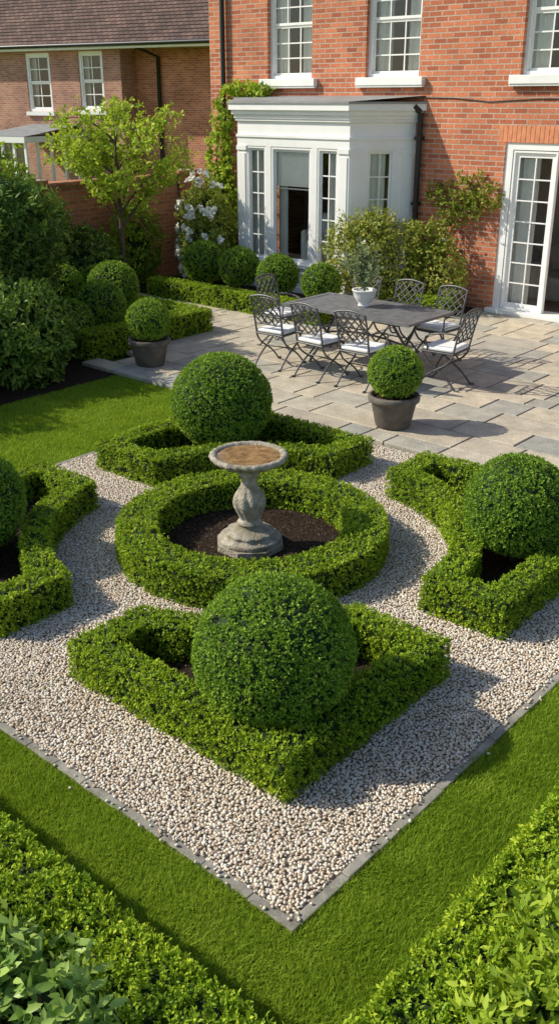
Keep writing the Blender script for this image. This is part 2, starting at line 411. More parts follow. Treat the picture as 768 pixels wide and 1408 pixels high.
# ------------------------------------------------------------------ ground
G=Geo(); G.add([(-150,-150,-.03),(150,-150,-.03),(150,150,-.03),(-150,150,-.03)],[(0,1,2,3)]); G.obj('ground',[M['turf']])
GX0,GX1,GY0,GY1=-7.1,-1.92,2.29,7.43; C=(-4.5,4.86); EW=.05
G=Geo()
for (a,b,c,d) in [(-9.15,GX0-EW,-1,7.43),(GX0-EW,GX1+EW,-1,GY0-EW),(GX1+EW,4,-1,7.43)]:
    G.add([(a,c,0),(b,c,0),(b,d,0),(a,d,0)],[(0,1,2,3)])
def blades(a,b,c,d,dens,wd,h):
    n=int((b-a)*(d-c)*dens); P=np.column_stack([a+rng.random(n)*(b-a),c+rng.random(n)*(d-c),np.zeros(n)])
    ang=rng.random(n)*2*PI; s=np.column_stack([np.cos(ang),np.sin(ang),np.zeros(n)])*wd*.5
    pat=wob(P,23,.9)
    hh=h*(.55+.6*rng.random(n)+.25*wob(P,9)+.15*pat); lean=rng.normal(size=(n,2))*.45+np.column_stack([wob(P,14),wob(P,11,3.)])*.35
    T=P+np.column_stack([lean[:,0]*hh,lean[:,1]*hh,hh])
    V=np.stack([P-s,P+s,T],1).reshape(-1,3)
    v=np.clip(.45+rng.normal(size=n)*.2+wob(P,2.6)*.16+wob(P,7,1.)*.12+wob(P,17)*.12+wob(P,41,2.)*.10+(rng.random(n)<.04)*.4,0,1)
    i=np.arange(n)[:,None]*3; G.add(V,i+[0,1,2],1,np.repeat(v,3))
blades(-4.9,GX1+EW,1.55,GY0-EW+.010,30000,.0042,.028)
blades(GX1+EW-.010,-1.2,1.55,5.3,28000,.0042,.028)
blades(-9.15,GX0-EW+.01,2.5,7.42,9000,.008,.030)
G.obj('lawn',[M['turf'],M['grass']])
def arc(a0,a1,n=16,r=1.52): return [(C[0]+r*math.cos(a0+(a1-a0)*i/n),C[1]+r*math.sin(a0+(a1-a0)*i/n)) for i in range(n+1)]
def ang(x,y): return math.atan2(y-C[1],x-C[0])
def qx(x,s,r=1.52): return C[1]+s*math.sqrt(r*r-(x-C[0])**2)
def qy(y,s,r=1.52): return C[0]+s*math.sqrt(r*r-(y-C[1])**2)
front=[(-4.10,2.81),(-2.40,2.81),(-2.40,4.30)]+arc(ang(qy(4.30,1),4.30),ang(-4.10,qx(-4.10,-1)))
right=[(-2.36,4.87),(-2.36,7.0),(-4.3,7.0)]+arc(ang(-4.3,qx(-4.3,1)),ang(qy(4.87,1),4.87))
back=[(-4.88,6.95),(-6.77,6.95),(-6.77,5.17)]+[p for p in arc(ang(qy(5.17,-1),5.17),ang(-4.88,qx(-4.88,1)))]
a0=ang(-4.8,qx(-4.8,-1)); a1=ang(qy(4.55,-1),4.55)
left=[(-6.74,4.55),(-6.74,2.78),(-4.8,2.78)]+arc(a0,a1 if a1<a0 else a1-2*PI)
BEDS=[front,right,back,left]
hedge('box_hedge',front,.205,.27,3000,6,.018)
hedge('box_hedge',right,.205,.27,2600,6,.018)
hedge('box_hedge',back,.205,.27,2100,6,.020)
hedge('box_hedge',left,.205,.27,2400,6,.019)
ring=[(C[0]+math.cos(t)*1.03,C[1]+math.sin(t)*1.03) for t in np.linspace(0,2*PI,49)[:-1]]
hedge('box_hedge',ring,.30,.27,2400,6,.019)
G=Geo()
for b in BEDS+[ring]:
    q2=inset(b,.1 if b is ring else .12); G.add([(p[0],p[1],.035) for p in q2],[tuple(range(len(q2)))])
bb=[]
for b in BEDS+[ring]:
    q=np.array(b); mn=q.min(0);mx=q.max(0); pts=mn+rng.random((int((mx-mn).prod()*900),2))*(mx-mn); pts=pts[inside(pts,inset(b,.15))]; bb.append(pts)
bb=np.concatenate(bb); n=len(bb)
leaves(G,np.column_stack([bb,np.full(n,.038)]),unit(rng.normal(size=(n,3))*np.array([1,1,.35])),runit(n),.012+.02*rng.random(n),.010,rng.random(n),1)
G.obj('soil_bed',[M['soil'],M['bark']])
ball('topiary_ball',(-2.88,3.27,.48),.435,dens=3400,L=.0175)
ball('topiary_ball',(-6.18,6.26,.53),.48,dens=2200,L=.021)
ball('topiary_ball',(-2.85,5.93,.48),.39,dens=3000,L=.018)
ball('topiary_ball',(-5.98,3.37,.46),.41,dens=2800,L=.018)
# gravel
G=Geo(); G.add([(GX0,GY0,.003),(GX1,GY0,.003),(GX1,GY1,.003),(GX0,GY1,.003)],[(0,1,2,3)])
pt=.0158; gx,gy=np.meshgrid(np.arange(GX0,GX1,pt),np.arange(GY0,GY1,pt)); P=np.column_stack([gx.ravel(),gy.ravel()])
P+=rng.uniform(-.5,.5,P.shape)*pt*1.1
m=(P[:,0]>GX0+.0)&(P[:,0]<GX1-.0)&(P[:,1]>GY0+.0)&(P[:,1]<GY1-.004)
for b in BEDS+[ring]: m&=~inside(P,inset(b,.05))
P=P[m]
ns=90; st=np.concatenate([np.column_stack([rng.uniform(GX0+2,GX1,ns),GY0-abs(rng.normal(size=ns))*.03]),np.column_stack([GX1+abs(rng.normal(size=ns))*.03,rng.uniform(GY0,GY1,ns)])]); nS=len(st)
P=np.concatenate([P,st]); n=len(P)
import bmesh
bm=bmesh.new(); bmesh.ops.create_icosphere(bm,subdivisions=1,radius=1); iv=np.array([v.co[:] for v in bm.verts]); jf=np.array([[v.index for v in f.verts] for f in bm.faces]); bm.free()
sc=(.0074+.0042*rng.random(n)**1.5)[:,None]*np.column_stack([rng.uniform(.85,1.3,n),rng.uniform(.8,1.1,n),rng.uniform(.5,.8,n)])
an=rng.random(n)*2*PI; ca,sa=np.cos(an),np.sin(an)
V=iv[None]*sc[:,None,:]*(1+rng.normal(size=(n,12,1))*.08)
tl=rng.normal(size=(n,2))*.22
X=V[:,:,0]*ca[:,None]-V[:,:,1]*sa[:,None]; Y=V[:,:,0]*sa[:,None]+V[:,:,1]*ca[:,None]; Z=V[:,:,2]+X*tl[:,:1]+Y*tl[:,1:]
z0=.010+rng.random(n)*.005+.003*wob(np.column_stack([P,np.zeros(n)]),6); z0[-nS:]=.022
V=np.stack([X+P[:,:1],Y+P[:,1:],Z+z0[:,None]],-1).reshape(-1,3)
F=(jf[None]+(np.arange(n)*12)[:,None,None]).reshape(-1,3)
G.add(V,F,1,np.repeat(rng.random(n),12),True)
n=700; q=np.column_stack([rng.uniform(GX0,GX1,n),rng.uniform(GY0,GY1,n),np.full(n,.022)])
leaves(G,q,unit(rng.normal(size=(n,3))*np.array([1,1,.2])),np.tile([0,0,1.],(n,1))+runit(n)*.3,.012+.008*rng.random(n),.008,rng.random(n),2)
G.obj('gravel_path',[M['gravelbase'],M['pebble'],M['rose']])
# edging
G=Geo()
def edging(x0,x1,y0,y1,ax):
    a=x0 if ax==0 else y0; e=x1 if ax==0 else y1
    while a<e-.02:
        l=min(rng.uniform(.22,.36),e-a); z=.016+rng.normal()*.002; j=rng.normal()*.003
        if ax==0: G.box(a+.002,a+l-.002,y0+j,y1+j,-.02,z,0)
        else: G.box(x0+j,x1+j,a+.002,a+l-.002,-.02,z,0)
        a+=l
edging(GX0-EW,GX1+EW,GY0-EW,GY0,0); edging(GX1,GX1+EW,GY0+.004,GY1,1); edging(GX0-EW,GX0,GY0+.004,GY1,1)
G.obj('stone_edging',[M['slate']],bevel=.005)

# ------------------------------------------------------------------ patio
G=Geo(); PY0=7.44
G.box(-13.4,2,9.9,13.79,-.02,.040,1); G.box(-9.5,2,PY0+.02,9.899,-.02,.040,1)
y=PY0
while y<13.75:
    rh=float(rng.choice([.3,.45,.6,.45])); rh=min(rh,13.78-y)
    x=-13.4 if y+rh>9.95 else -9.9
    while x<1.9:
        l=float(rng.choice([.3,.45,.6,.75,.9])); z=.052+rng.normal()*.0012; e=.0085
        bx=[(x+e,y+e),(x+l-e,y+e),(x+l-e,y+rh-e),(x+e,y+rh-e)]; q=inset(bx,.006)
        v=float(np.clip(rng.random(),0,1))
        vv=[(*p,.0) for p in bx]+[(*p,z-.006) for p in bx]+[(*p,z) for p in q]
        F=[(i,(i+1)%4,4+(i+1)%4,4+i) for i in range(4)]+[(4+i,4+(i+1)%4,8+(i+1)%4,8+i) for i in range(4)]+[(8,9,10,11)]
        if x+l>-9.55 or y+rh>9.95: G.add(vv,F,0,v)
        x+=l
    y+=rh
G.obj('patio',[M['pave'],M['soil']])

G=Geo()
G.add([(-14.1,-3,.012),(-9.15,-3,.012),(-9.15,7.43,.012),(-9.9,7.43,.012),(-9.9,9.9,.012),(-14.1,9.9,.012)],[(0,1,2,3,4,5)])
G.obj('border_soil',[M['soil']])
G=Geo(); G.prism([(-13.6,11.15),(-9.0,11.15),(-9.0,12.95),(-7.7,12.95),(-7.7,13.79),(-13.6,13.79)],0,.075); G.obj('border_soil',[M['soil']])
G=Geo(); G.box(-4.9,-1.27,1.0-.9,1.62,-.02,.012); G.box(-1.26,0.3,-.9,6,-.02,.013); G.obj('border_soil',[M['soil']])

def rect(x0,x1,y0,y1): return [(x0,y0),(x1,y0),(x1,y1),(x0,y1)]
hedge('box_hedge',rect(-12.7,-8.9,11.1,11.42),0,.34,1100,6,.028,v0=.5)
hedge('box_hedge',rect(-9.2,-7.75,12.85,13.15),0,.34,1100,6,.028,v0=.45)
hedge('box_hedge',[(-10.2,7.6),(-9.88,7.6),(-9.88,9.55),(-10.2,9.55)],0,.38,1200,6,.028,v0=.5)
hedge('box_hedge',rect(-12.3,-9.88,9.56,9.86),0,.38,1100,6,.028,v0=.5)
hedge('box_hedge',rect(-5.0,-1.0,1.34,1.64),0,.38,3600,7,.0195,v0=.5,shoot=.045,amp=1.8)
hedge('box_hedge',rect(-1.27,-.97,1.66,6.5),0,.38,3400,7,.0195,v0=.5,shoot=.045,amp=1.8)

for c,R in [((-11.95,11.75,.62),.36),((-11.1,11.75,.62),.34),((-10.25,11.75,.58),.34),((-9.35,11.75,.56),.31),
            ((-10.75,8.5,.52),.36),((-11.3,9.2,.62),.38),((-10.65,7.9,.40),.30),((-11.9,8.7,.62),.34),((-12.2,9.6,.5),.3)]:
    ball('topiary_ball',c,R,dens=1200,k=5,L=.028,v0=.55)

# ------------------------------------------------------------------ pots
def potted(x,y,R=.28):
    e=empty('potted_topiary',(x,y,.052))
    G=Geo(); prof=[(.0,.0),(.17,0),(.185,.02),(.235,.26),(.245,.27),(.265,.28),(.27,.30),(.27,.335),(.26,.345),(.235,.345),(.225,.30),(.0,.30)]
    G.lathe(prof,seg=48); G.obj('pot',[M['pot']],e)
    G=Geo(); G.lathe([(.225,.305),(.0,.315)],seg=24); G.obj('soil',[M['soil']],e)
    G=Geo(); G.tube([(0,0,.3),(.01,0,.45)],.02,mat=2); ballgeo(G,(0,0,.345+R*.82),R,dens=2400,k=5,L=.020,v0=.6); G.obj('foliage',[M['ball'],M['core'],M['bark']],e)
potted(-5.32,7.93,.28); potted(-9.12,7.95,.28)

# ------------------------------------------------------------------ bird bath
e=empty('bird_bath',(-4.51,4.84,.03))
G=Geo()
oc=[(.27*math.cos(PI/8+i*PI/4),.27*math.sin(PI/8+i*PI/4)) for i in range(8)]
G.prism(oc,0,.05)
prof=[(.235,.05),(.24,.065),(.235,.085),(.20,.095),(.185,.11),(.19,.125),(.17,.14),(.12,.155),(.095,.17),(.09,.19),(.10,.20),(.088,.215),(.075,.235),(.085,.27),(.105,.31),(.118,.35),(.12,.38),(.108,.42),(.085,.46),(.066,.50),(.058,.54),(.06,.57),(.075,.585),(.078,.60),(.066,.61),(.07,.625),(.11,.64),(.17,.66),(.23,.685),(.265,.715)]
def fn(r,z,a):
    if .235<z<.50: return r*(1+.16*abs(math.sin(4*a+z*9))-.06)
    if .09<z<.15: return r*(1+.03*math.sin(12*a))
    if z>.64: return r*(1+.02*math.sin(16*a))
    return r
pr=[]
for (a,b) in zip(prof[:-1],prof[1:]):
    for t in (0,.5): pr.append((a[0]+(b[0]-a[0])*t,a[1]+(b[1]-a[1])*t))
pr.append(prof[-1])
G.lathe(pr,seg=96,fn=fn)
G.lathe([(.265,.715),(.285,.722),(.292,.737),(.288,.753),(.272,.760),(.252,.757),(.240,.745),(.235,.73),(.0,.715)],seg=96,fn=lambda r,z,a:r*(1+(.018*math.sin(26*a)+.008*math.sin(7*a))*(1 if r>.25 else .2)))
G.obj('pedestal_and_bowl',[M['stone']],e)
G=Geo(); G.lathe([(.239,.742),(.0,.742)],seg=48); G.obj('water',[M['water']],e)

# ------------------------------------------------------------------ furniture
def bez(p0,p1,p2,p3,n=10):
    p0,p1,p2,p3=map(Vector,(p0,p1,p2,p3)); return [p0*(1-t)**3+p1*3*t*(1-t)**2+p2*3*t*t*(1-t)+p3*t**3 for t in [i/n for i in range(n+1)]]
G=Geo()
for s in (-1,1):
    x=.205*s
    G.tube(bez((x,.21,.43),(x,.12,.22),(x,-.02,.28),(x,-.25,0)),.012,6)
    G.tube(bez((x,-.20,.43),(x,-.12,.22),(x,.05,.28),(x,.27,0)),.012,6)
    G.tube([(x,-.25,.008),(x,-.29,.012)],.012,6); G.tube([(x,.27,.008),(x,.31,.012)],.012,6)
    G.tube(bez((x,-.19,.42),(x,-.22,.58),(x*1.05,-.25,.75),(x*1.02,-.31,.90)),.012,6)
    G.tube([(x,-.2,.43),(x,.22,.43)],.012,6)
    G.tube(bez((x*1.03,-.24,.66),(x*1.15,-.1,.69),(x*1.2,.1,.66),(x*1.08,.17,.60))+bez((x*1.08,.17,.60),(x*1.05,.18,.55),(x,.12,.5),(x,.16,.43))[1:],.010,6)
G.tube([(-.205,.22,.43),(.205,.22,.43)],.012,6); G.tube([(-.205,-.2,.43),(.205,-.2,.43)],.012,6)
G.tube([(-.205,.01,.235),(.205,.01,.235)],.009,6)
for i in range(9): xx=-.18+i*.045; G.box(xx-.012,xx+.012,-.2,.22,.430,.438)
def by(z): t=(z-.42)/.48; return -.19-.12*t**1.3
G.tube([(x,by(.90-.0)-.002,.90+.035*(1-(x/.21)**2)) for x in np.linspace(-.21,.21,9)],.014,6)
G.tube([(-.21,by(.56),.56),(.21,by(.56),.56)],.010,6)
zl,zh=.56,.905
for s in (-1,1):
    for o in np.arange(-.42,.5,.105):
        pts=[]
        for t in np.linspace(0,1,9):
            x=s*(o+t*.345)-s*.0; z=zl+(zh-zl)*t
            if abs(x)<=.207: pts.append((x,by(z),z))
        if len(pts)>1: G.tube(pts,.009,5)
chair_me=G.mesh('frame',[M['metal']])
def rbox(x,y,z0,z1,r=.02):
    G=Geo(); n=10; V=[];rows=[(z0,.02),(z0+.012,.004),((z0+z1)/2,0),(z1-.012,.004),(z1,.03)]
    for z,i in rows:
        for cx,cy,a0 in ((1,1,0),(-1,1,PI/2),(-1,-1,PI),(1,-1,1.5*PI)):
            for k in range(4):
                a=a0+k*PI/6; V.append((cx*(x-.04)+(.04-i)*math.cos(a),cy*(y-.04)+(.04-i)*math.sin(a),z))
    m=16; F=[(r*m+k,r*m+(k+1)%m,(r+1)*m+(k+1)%m,(r+1)*m+k) for r in range(4) for k in range(m)]
    G.add(V,F,0,.5,True); G.add(V[-m:],[tuple(range(m))],0,.5,True); return G
cush_me=rbox(.205,.205,.440,.495).mesh('cushion',[M['cushion']])
def chair(x,y,rz):
    e=empty('garden_chair',(x,y,.053),math.radians(rz))
    for nm,me in (('frame',chair_me),('cushion',cush_me)):
        o=bpy.data.objects.new(nm,me); link(o,e)
for x,y,r in [(-7.85,9.02,4),(-7.12,8.95,-3),(-6.48,8.97,2),(-8.5,9.85,-86),(-7.75,10.5,183),(-7.08,10.5,178),(-6.42,10.48,176),(-5.75,9.62,95)]: chair(x,y,r)
e=empty('patio_table',(-7.03,9.75,.053)); G=Geo(); hx,hy=.98,.5
for (a,b,c,d) in [(-hx,hx,-hy,-hy+.07),(-hx,hx,hy-.07,hy),(-hx,-hx+.07,-hy+.07,hy-.07),(hx-.07,hx,-hy+.07,hy-.07)]: G.box(a,b,c,d,.705,.738,1)
for x in np.arange(-hx+.09,hx-.08,.036): G.box(x,x+.024,-hy+.07,hy-.07,.714,.730,1)
for y in np.arange(-hy+.09,hy-.08,.036): G.box(-hx+.07,hx-.07,y,y+.024,.716,.7325,1)
G.box(-.03,.03,-hy+.07,hy-.07,.712,.735,1)
for x in (-.62,.62):
    for s in (-1,1):
        G.tube(bez((x,s*.34,.70),(x,s*.12,.45),(x,-s*.02,.30),(x,-s*.36,.0),12),.018,8)
        G.tube(bez((x,s*.34,.70),(x,s*.40,.60),(x,s*.30,.52),(x,s*.2,.56),8),.010,6)
    G.tube([(x,-.36,.70),(x,.36,.70)],.014,8)
G.tube(bez((-.62,0,.33),(-.3,0,.42),(.3,0,.42),(.62,0,.33)),.014,8)
G.obj('table_frame',[M['metal'],M['tabletop']],e)
e=empty('potted_plant',(-7.1,9.8,.791)); G=Geo()
G.lathe([(0,0),(.075,0),(.08,.015),(.065,.03),(.10,.07),(.135,.13),(.145,.19),(.16,.20),(.155,.21),(.135,.205),(.125,.17),(0,.17)],seg=40,fn=lambda r,z,a:r*(1+.02*math.sin(14*a)))
G.obj('pot',[M['whitepot']],e)
G=Geo()
for i in range(30):
    a=rng.random()*2*PI; r=rng.random()*.24; h=.25+.36*rng.random()
    p0=Vector((0,0,.17)); p3=Vector((math.cos(a)*r*1.2,math.sin(a)*r*1.2,.17+h)); pts=bez(p0,p0+Vector((0,0,h*.5)),p3-Vector((0,0,h*.3)),p3,6)
    G.tube(pts,[.004]*7,4,mat=1)
    B=np.array([tuple(pts[j]) for j in rng.integers(1,7,40)])+rng.normal(size=(40,3))*.012
    leaves(G,B,unit(runit(40)+np.array([0,0,.5])),runit(40),.05+.025*rng.random(40),.022,np.clip(.5+rng.normal(size=40)*.25,0,1),0,True)
G.obj('foliage',[M['sage'],M['bark']],e)

# ------------------------------------------------------------------ brick house
H=empty('brick_house'); WY=13.8
F0=Fr((0,WY),(1,0))
ops=[(-12.27,-11.27,3.5,5.2),(-10.14,-9.10,3.5,5.2),(-7.34,-6.28,3.5,5.2),(-4.7,-3.65,3.5,5.2),(-7.47,-5.75,.05,2.6),(-12.0,-9.5,.3,2.75)]
def wallcells(G,fr,u0,u1,z0,z1,ops,th=.3,mat=0):
    us=sorted(set([u0,u1]+[o[0] for o in ops]+[o[1] for o in ops])); zs=sorted(set([z0,z1]+[o[2] for o in ops]+[o[3] for o in ops]))
    for i in range(len(us)-1):
        for j in range(len(zs)-1):
            cu=(us[i]+us[i+1])/2;cz=(zs[j]+zs[j+1])/2
            if any(o[0]<cu<o[1] and o[2]<cz<o[3] for o in ops): continue
            fr.box(G,us[i],us[i+1],-th,0,zs[j],zs[j+1],mat)
G=Geo(); wallcells(G,F0,-13.7,-1.5,0,6.4,ops)
G.box(-13.7,-13.4,WY+.301,21,0,6.4); G.box(-1.8,-1.5,WY+.301,21,0,6.4); G.box(-13.399,-1.801,20.7,21,0,6.4)
G.obj('walls',[M['brick']],H)
G=Geo()
G.add([(-14,WY-.35,6.3),(-1.2,WY-.35,6.3),(-3.5,17.4,9),(-11.7,17.4,9),(-14,21.3,6.3),(-1.2,21.3,6.3)],[(0,1,2,3)],0)
G.add([(-14,WY-.35,6.3),(-11.7,17.4,9),(-14,21.3,6.3)],[(0,1,2)],0); G.add([(-1.2,WY-.35,6.3),(-1.2,21.3,6.3),(-3.5,17.4,9)],[(0,1,2)],0)
G.add([(-14,21.3,6.3),(-11.7,17.4,9),(-3.5,17.4,9),(-1.2,21.3,6.3)],[(0,1,2,3)],0)
G.obj('roof',[M['tiles']],H)
GW=Geo(); GG=Geo(); GC=Geo()
def window(fr,u0,u1,z0,z1,nx,ny,d=-.10,sash=True,fw=.055,bar=.02,rail=.05):
    fr.box(GW,u0,u0+fw,d-.06,d+.02,z0,z1); fr.box(GW,u1-fw,u1,d-.06,d+.02,z0,z1)
    fr.box(GW,u0+fw,u1-fw,d-.06,d+.02,z1-fw,z1); fr.box(GW,u0+fw,u1-fw,d-.06,d+.02,z0,z0+fw)
    a0,a1,b0,b1=u0+fw,u1-fw,z0+fw,z1-fw
    halves=[(b0,(b0+b1)/2,-.02),((b0+b1)/2,b1,0)] if sash else [(b0,b1,0)]
    for (c0,c1,o) in halves:
        D=d-.015+o; s=rail*.8
        fr.box(GW,a0,a0+s,D-.025,D,c0,c1); fr.box(GW,a1-s,a1,D-.025,D,c0,c1)
        fr.box(GW,a0+s,a1-s,D-.025,D,c0,c0+s); fr.box(GW,a0+s,a1-s,D-.025,D,c1-s,c1)
        for i in range(1,nx):
            u=a0+s+(a1-a0-2*s)*i/nx; fr.box(GW,u-bar/2,u+bar/2,D-.022,D-.004,c0+s,c1-s)
        for j in range(1,ny):
            z=c0+s+(c1-c0-2*s)*j/ny; fr.box(GW,a0+s,a1-s,D-.021,D-.006,z-bar/2,z+bar/2)
        fr.quad(GG,a0+s,a1-s,D-.014,c0+s,c1-s)
def curtain(fr,u0,u1,d,z0,z1,amp=.025,freq=60,mat=0):
    n=max(6,int((u1-u0)*60)); V=[]
    for i in range(n+1):
        u=u0+(u1-u0)*i/n; dd=d+amp*math.sin(u*freq)+amp*.5*math.sin(u*freq*.43)
        V+=[fr.p(u,dd,z0),fr.p(u,dd,z1)]
    GC.add(V,[(2*i,2*i+2,2*i+3,2*i+1) for i in range(n)],mat,.5,True)
GS=Geo()
for (a,b,c,d) in ops[:4]:
    window(F0,a,b,c+.02,d,3,3)
    F0.box(GS,a-.13,b+.13,-.16,.10,c-.10,c+.02); F0.box(GS,a-.13,b+.13,.02,.085,c-.13,c-.10)
    curtain(F0,a+.05,a+.36,-.22,c,d); curtain(F0,b-.36,b-.05,-.22,c,d)
GS.obj('window_sills',[M['sill']],H,bevel=.008)
BL=[(-12.85,13.799),(-12.19,12.9),(-9.74,12.9),(-9.09,13.799)]
def bayoff(o):
    f=inset([(-12.85,13.8),(-12.19,12.9),(-9.74,12.9),(-9.09,13.8)],-o)
    dl=o/math.sin(math.atan2(.9,.66))
    return [(-12.85-dl,13.797),tuple(f[1]),tuple(f[2]),(-9.09+dl,13.797)]
for o,z0,z1 in [(0,0,.50),(.03,0,.16),(.05,.50,.56),(.0,2.46,2.60),(.02,2.60,2.64),(-.01,2.64,2.86),(.03,2.86,2.90),(.05,2.90,2.96),(.09,2.96,3.03),(.14,3.03,3.13)]:
    GW.prism(bayoff(o),z0+.0007*(o>0),z1)
GL=Geo(); p=bayoff(.16); GL.prism(p,3.131,3.16); q=bayoff(.12)
GL.add([(*q[0],3.25),(*q[1],3.161),(*q[2],3.161),(*q[3],3.25)],[(0,1,2,3)]); GL.obj('bay_roof_lead',[M['lead']],H)
fA=Fr(BL[0],(BL[1][0]-BL[0][0],BL[1][1]-BL[0][1])); fB=Fr(BL[1],(1,0)); fC=Fr(BL[2],(BL[3][0]-BL[2][0],BL[3][1]-BL[2][1]))
LC=math.hypot(.65,.9)
def pil(fr,u0,u1,z0=.561,z1=2.459):
    fr.box(GW,u0,u1,-.10,-.001,z0,z1)
    if u1-u0>.16:
        m=.035
        fr.box(GW,u0+m,u1-m,0,.014,z0+.16,z1-.12); fr.box(GW,u0-.0,u1-.0,0,.022,z0,z0+.10); fr.box(GW,u0,u1,0,.022,z1-.07,z1)
for a,b in [(0,.22),(.66,.78),(1.67,1.79),(2.23,2.45)]: pil(fB,a,b)
window(fB,.22,.66,.56,2.46,2,5,sash=False,d=-.03,fw=.035)
window(fB,.78,1.67,.56,2.46,1,1,sash=False,d=-.03,fw=.04)
window(fB,1.79,2.23,.56,2.46,2,5,sash=False,d=-.03,fw=.035)
for fr in (fC,fA):
    pil(fr,0,.22); pil(fr,LC-.26,LC); pil(fr,.22,.30); pil(fr,LC-.34,LC-.26)
    window(fr,.30,LC-.34,.56,2.46,2,5,sash=False,d=-.03,fw=.035)
curtain(fB,.24,.50,-.14,.58,2.44,.018); curtain(fB,1.93,2.2,-.14,.58,2.44,.018); curtain(fC,.32,.66,-.15,.58,2.44,.018); curtain(fB,.80,1.0,-.2,.58,2.44,.018)
fB.box(GC,.83,1.62,-.098,-.092,1.83,2.42)
for i in range(3): fB.box(GC,.83,1.62,-.105,-.088,1.78+.05*i,1.80+.05*i)
F0.box(GW,-7.47,-7.35,-.12,-.02,.05,2.6); F0.box(GW,-5.87,-5.75,-.12,-.02,.05,2.6); F0.box(GW,-7.35,-5.87,-.12,-.02,2.50,2.6)
GS=Geo(); F0.box(GS,-7.55,-5.6,-.3,.10,.052,.12); GS.obj('door_threshold',[M['sill']],H,bevel=.008)
window(F0,-7.34,-6.62,.125,2.49,2,7,d=-.05,sash=False,fw=.03,rail=.085)
f=Fr((-5.88,WY),(.12,-1)); window(f,0.02,.74,.125,2.49,2,7,d=-.03,sash=False,fw=.03,rail=.085)
curtain(F0,-7.30,-6.95,-.17,.14,2.5,.02); curtain(F0,-6.30,-6.05,-.3,.14,2.5)
GW.obj('white_joinery',[M['white']],H); GG.obj('window_glass',[M['glass']],H); GC.obj('curtains',[M['curtain']],H)
G=Geo(); u=-7.60
while u<-5.55:
    F0.box(G,u,u+.066,-.05,.004,2.602,2.84,0); u+=.075
G.obj('door_brick_arch',[M['voussoir']],H)
G=Geo()
G.box(-13.39,-1.81,14.11,20.69,.0,.10,1); G.box(-13.39,-1.81,16.2,16.3,.10,2.9,0); G.box(-8.6,-8.5,14.11,16.19,.10,2.9,0)
G.box(-13.39,-1.81,14.11,20.69,2.9,3.05,0); G.box(-13.39,-1.81,15.3,15.4,3.05,6.2,0)
G.obj('interior_walls',[M['plaster'],M['floor']],H)
G=Geo(); G.box(-7.4,-6.0,14.9,15.6,.1,.5); G.box(-7.4,-6.0,15.5,15.7,.5,.95); G.box(-7.5,-7.3,14.85,15.7,.1,.7); G.box(-6.1,-5.9,14.85,15.7,.1,.7)
G.obj('sofa',[M['sofa']],H,bevel=.05)
G=Geo(); G.box(-10.95,-10.35,13.25,13.75,.5,.92); G.box(-10.95,-10.35,13.7,13.85,.92,1.35); G.box(-11.0,-10.9,13.2,13.8,.5,1.1); G.obj('armchair',[M['curtain']],H,bevel=.05)
G=Geo()
G.tube([(-8.98,WY-.07,3.0),(-8.98,WY-.07,.1)],.045,10); G.tube([(-9.05,WY-.15,3.1),(-8.98,WY-.07,3.0)],.045,10)
for z in (.6,1.6,2.6): G.box(-9.04,-8.92,WY-.13,WY-.005,z,z+.05)
G.tube([(-13.3,WY-.07,6.3),(-13.3,WY-.07,3.9),(-13.3,WY-.07,.1)],.045,10)
G.tube([(-9.0,WY-.012,3.22),(-8.4,WY-.012,3.21),(-7.8,WY-.012,3.16),(-7.0,WY-.012,3.2),(-5,WY-.012,3.2)],.008,5)
G.obj('downpipes',[M['blackpipe']],H)
G=Geo(); G.box(-14,-1.2,WY-.45,WY-.34,6.2,6.32); G.obj('gutter',[M['blackpipe']],H)

# ------------------------------------------------------------------ garden wall
e=empty('garden_wall'); G=Geo(); G.box(-14.3,-14.08,-6,13.79,0,1.82)
for y in (13.4,9.9,6.4,2.9,-.6,): G.box(-14.36,-14.0,y-.2,y+.2,0,1.88)
G.obj('brickwork',[M['brick3']],e)
G=Geo()
yy=-6
while yy<13.7: G.box(-14.35,-14.03,yy,yy+.215,1.821,1.89); yy+=.225
for y in (13.4,9.9,6.4,2.9,-.6): G.box(-14.40,-13.96,y-.24,y+.24,1.892,1.95)
G.obj('coping',[M['brick3']],e,bevel=.006)

# ------------------------------------------------------------------ neighbour house
Hn=empty('brick_house',(-29.3,24.9,0),math.radians(12))
D=0.0
GW=Geo();GG=Geo();GC=Geo();G=Geo()
fn1=Fr((0,D),(1,0)); fn2=Fr((0,D+.9),(1,0))
o1=[(-4.55,-3.35,2.75,4.8),(-1.95,-.82,2.8,4.82),(-9.6,-8.4,2.75,4.8)]
wallcells(G,fn1,-16,0,-.5,5.05,o1)
G.box(-.3,0,D+.301,D+8,-.5,5.05)
G.obj('walls',[M['brick2']],Hn)
G=Geo(); wallcells(G,fn2,.01,12,-.5,5.05,[]); G.obj('wing_walls',[M['brick']],Hn)
for a,b,c,d in o1:
    window(fn1,a,b,c,d,2,2,d=-.06,fw=.10,bar=.035,rail=.07); fn1.box(GW,a-.1,b+.1,-.1,.1,c-.14,c-.001)
    curtain(fn1,a,a+.3,-.3,c,d); curtain(fn1,b-.3,b,-.3,c,d)
GW.obj('white_joinery',[M['white']],Hn); GG.obj('window_glass',[M['glass']],Hn); GC.obj('curtains',[M['curtain']],Hn)
G=Geo(); G.box(-15.6,-.31,D+2.5,D+2.6,-.5,4.9); G.obj('interior_walls',[M['plaster']],Hn)
G=Geo(); rows=44; dz=.12; dy=.125
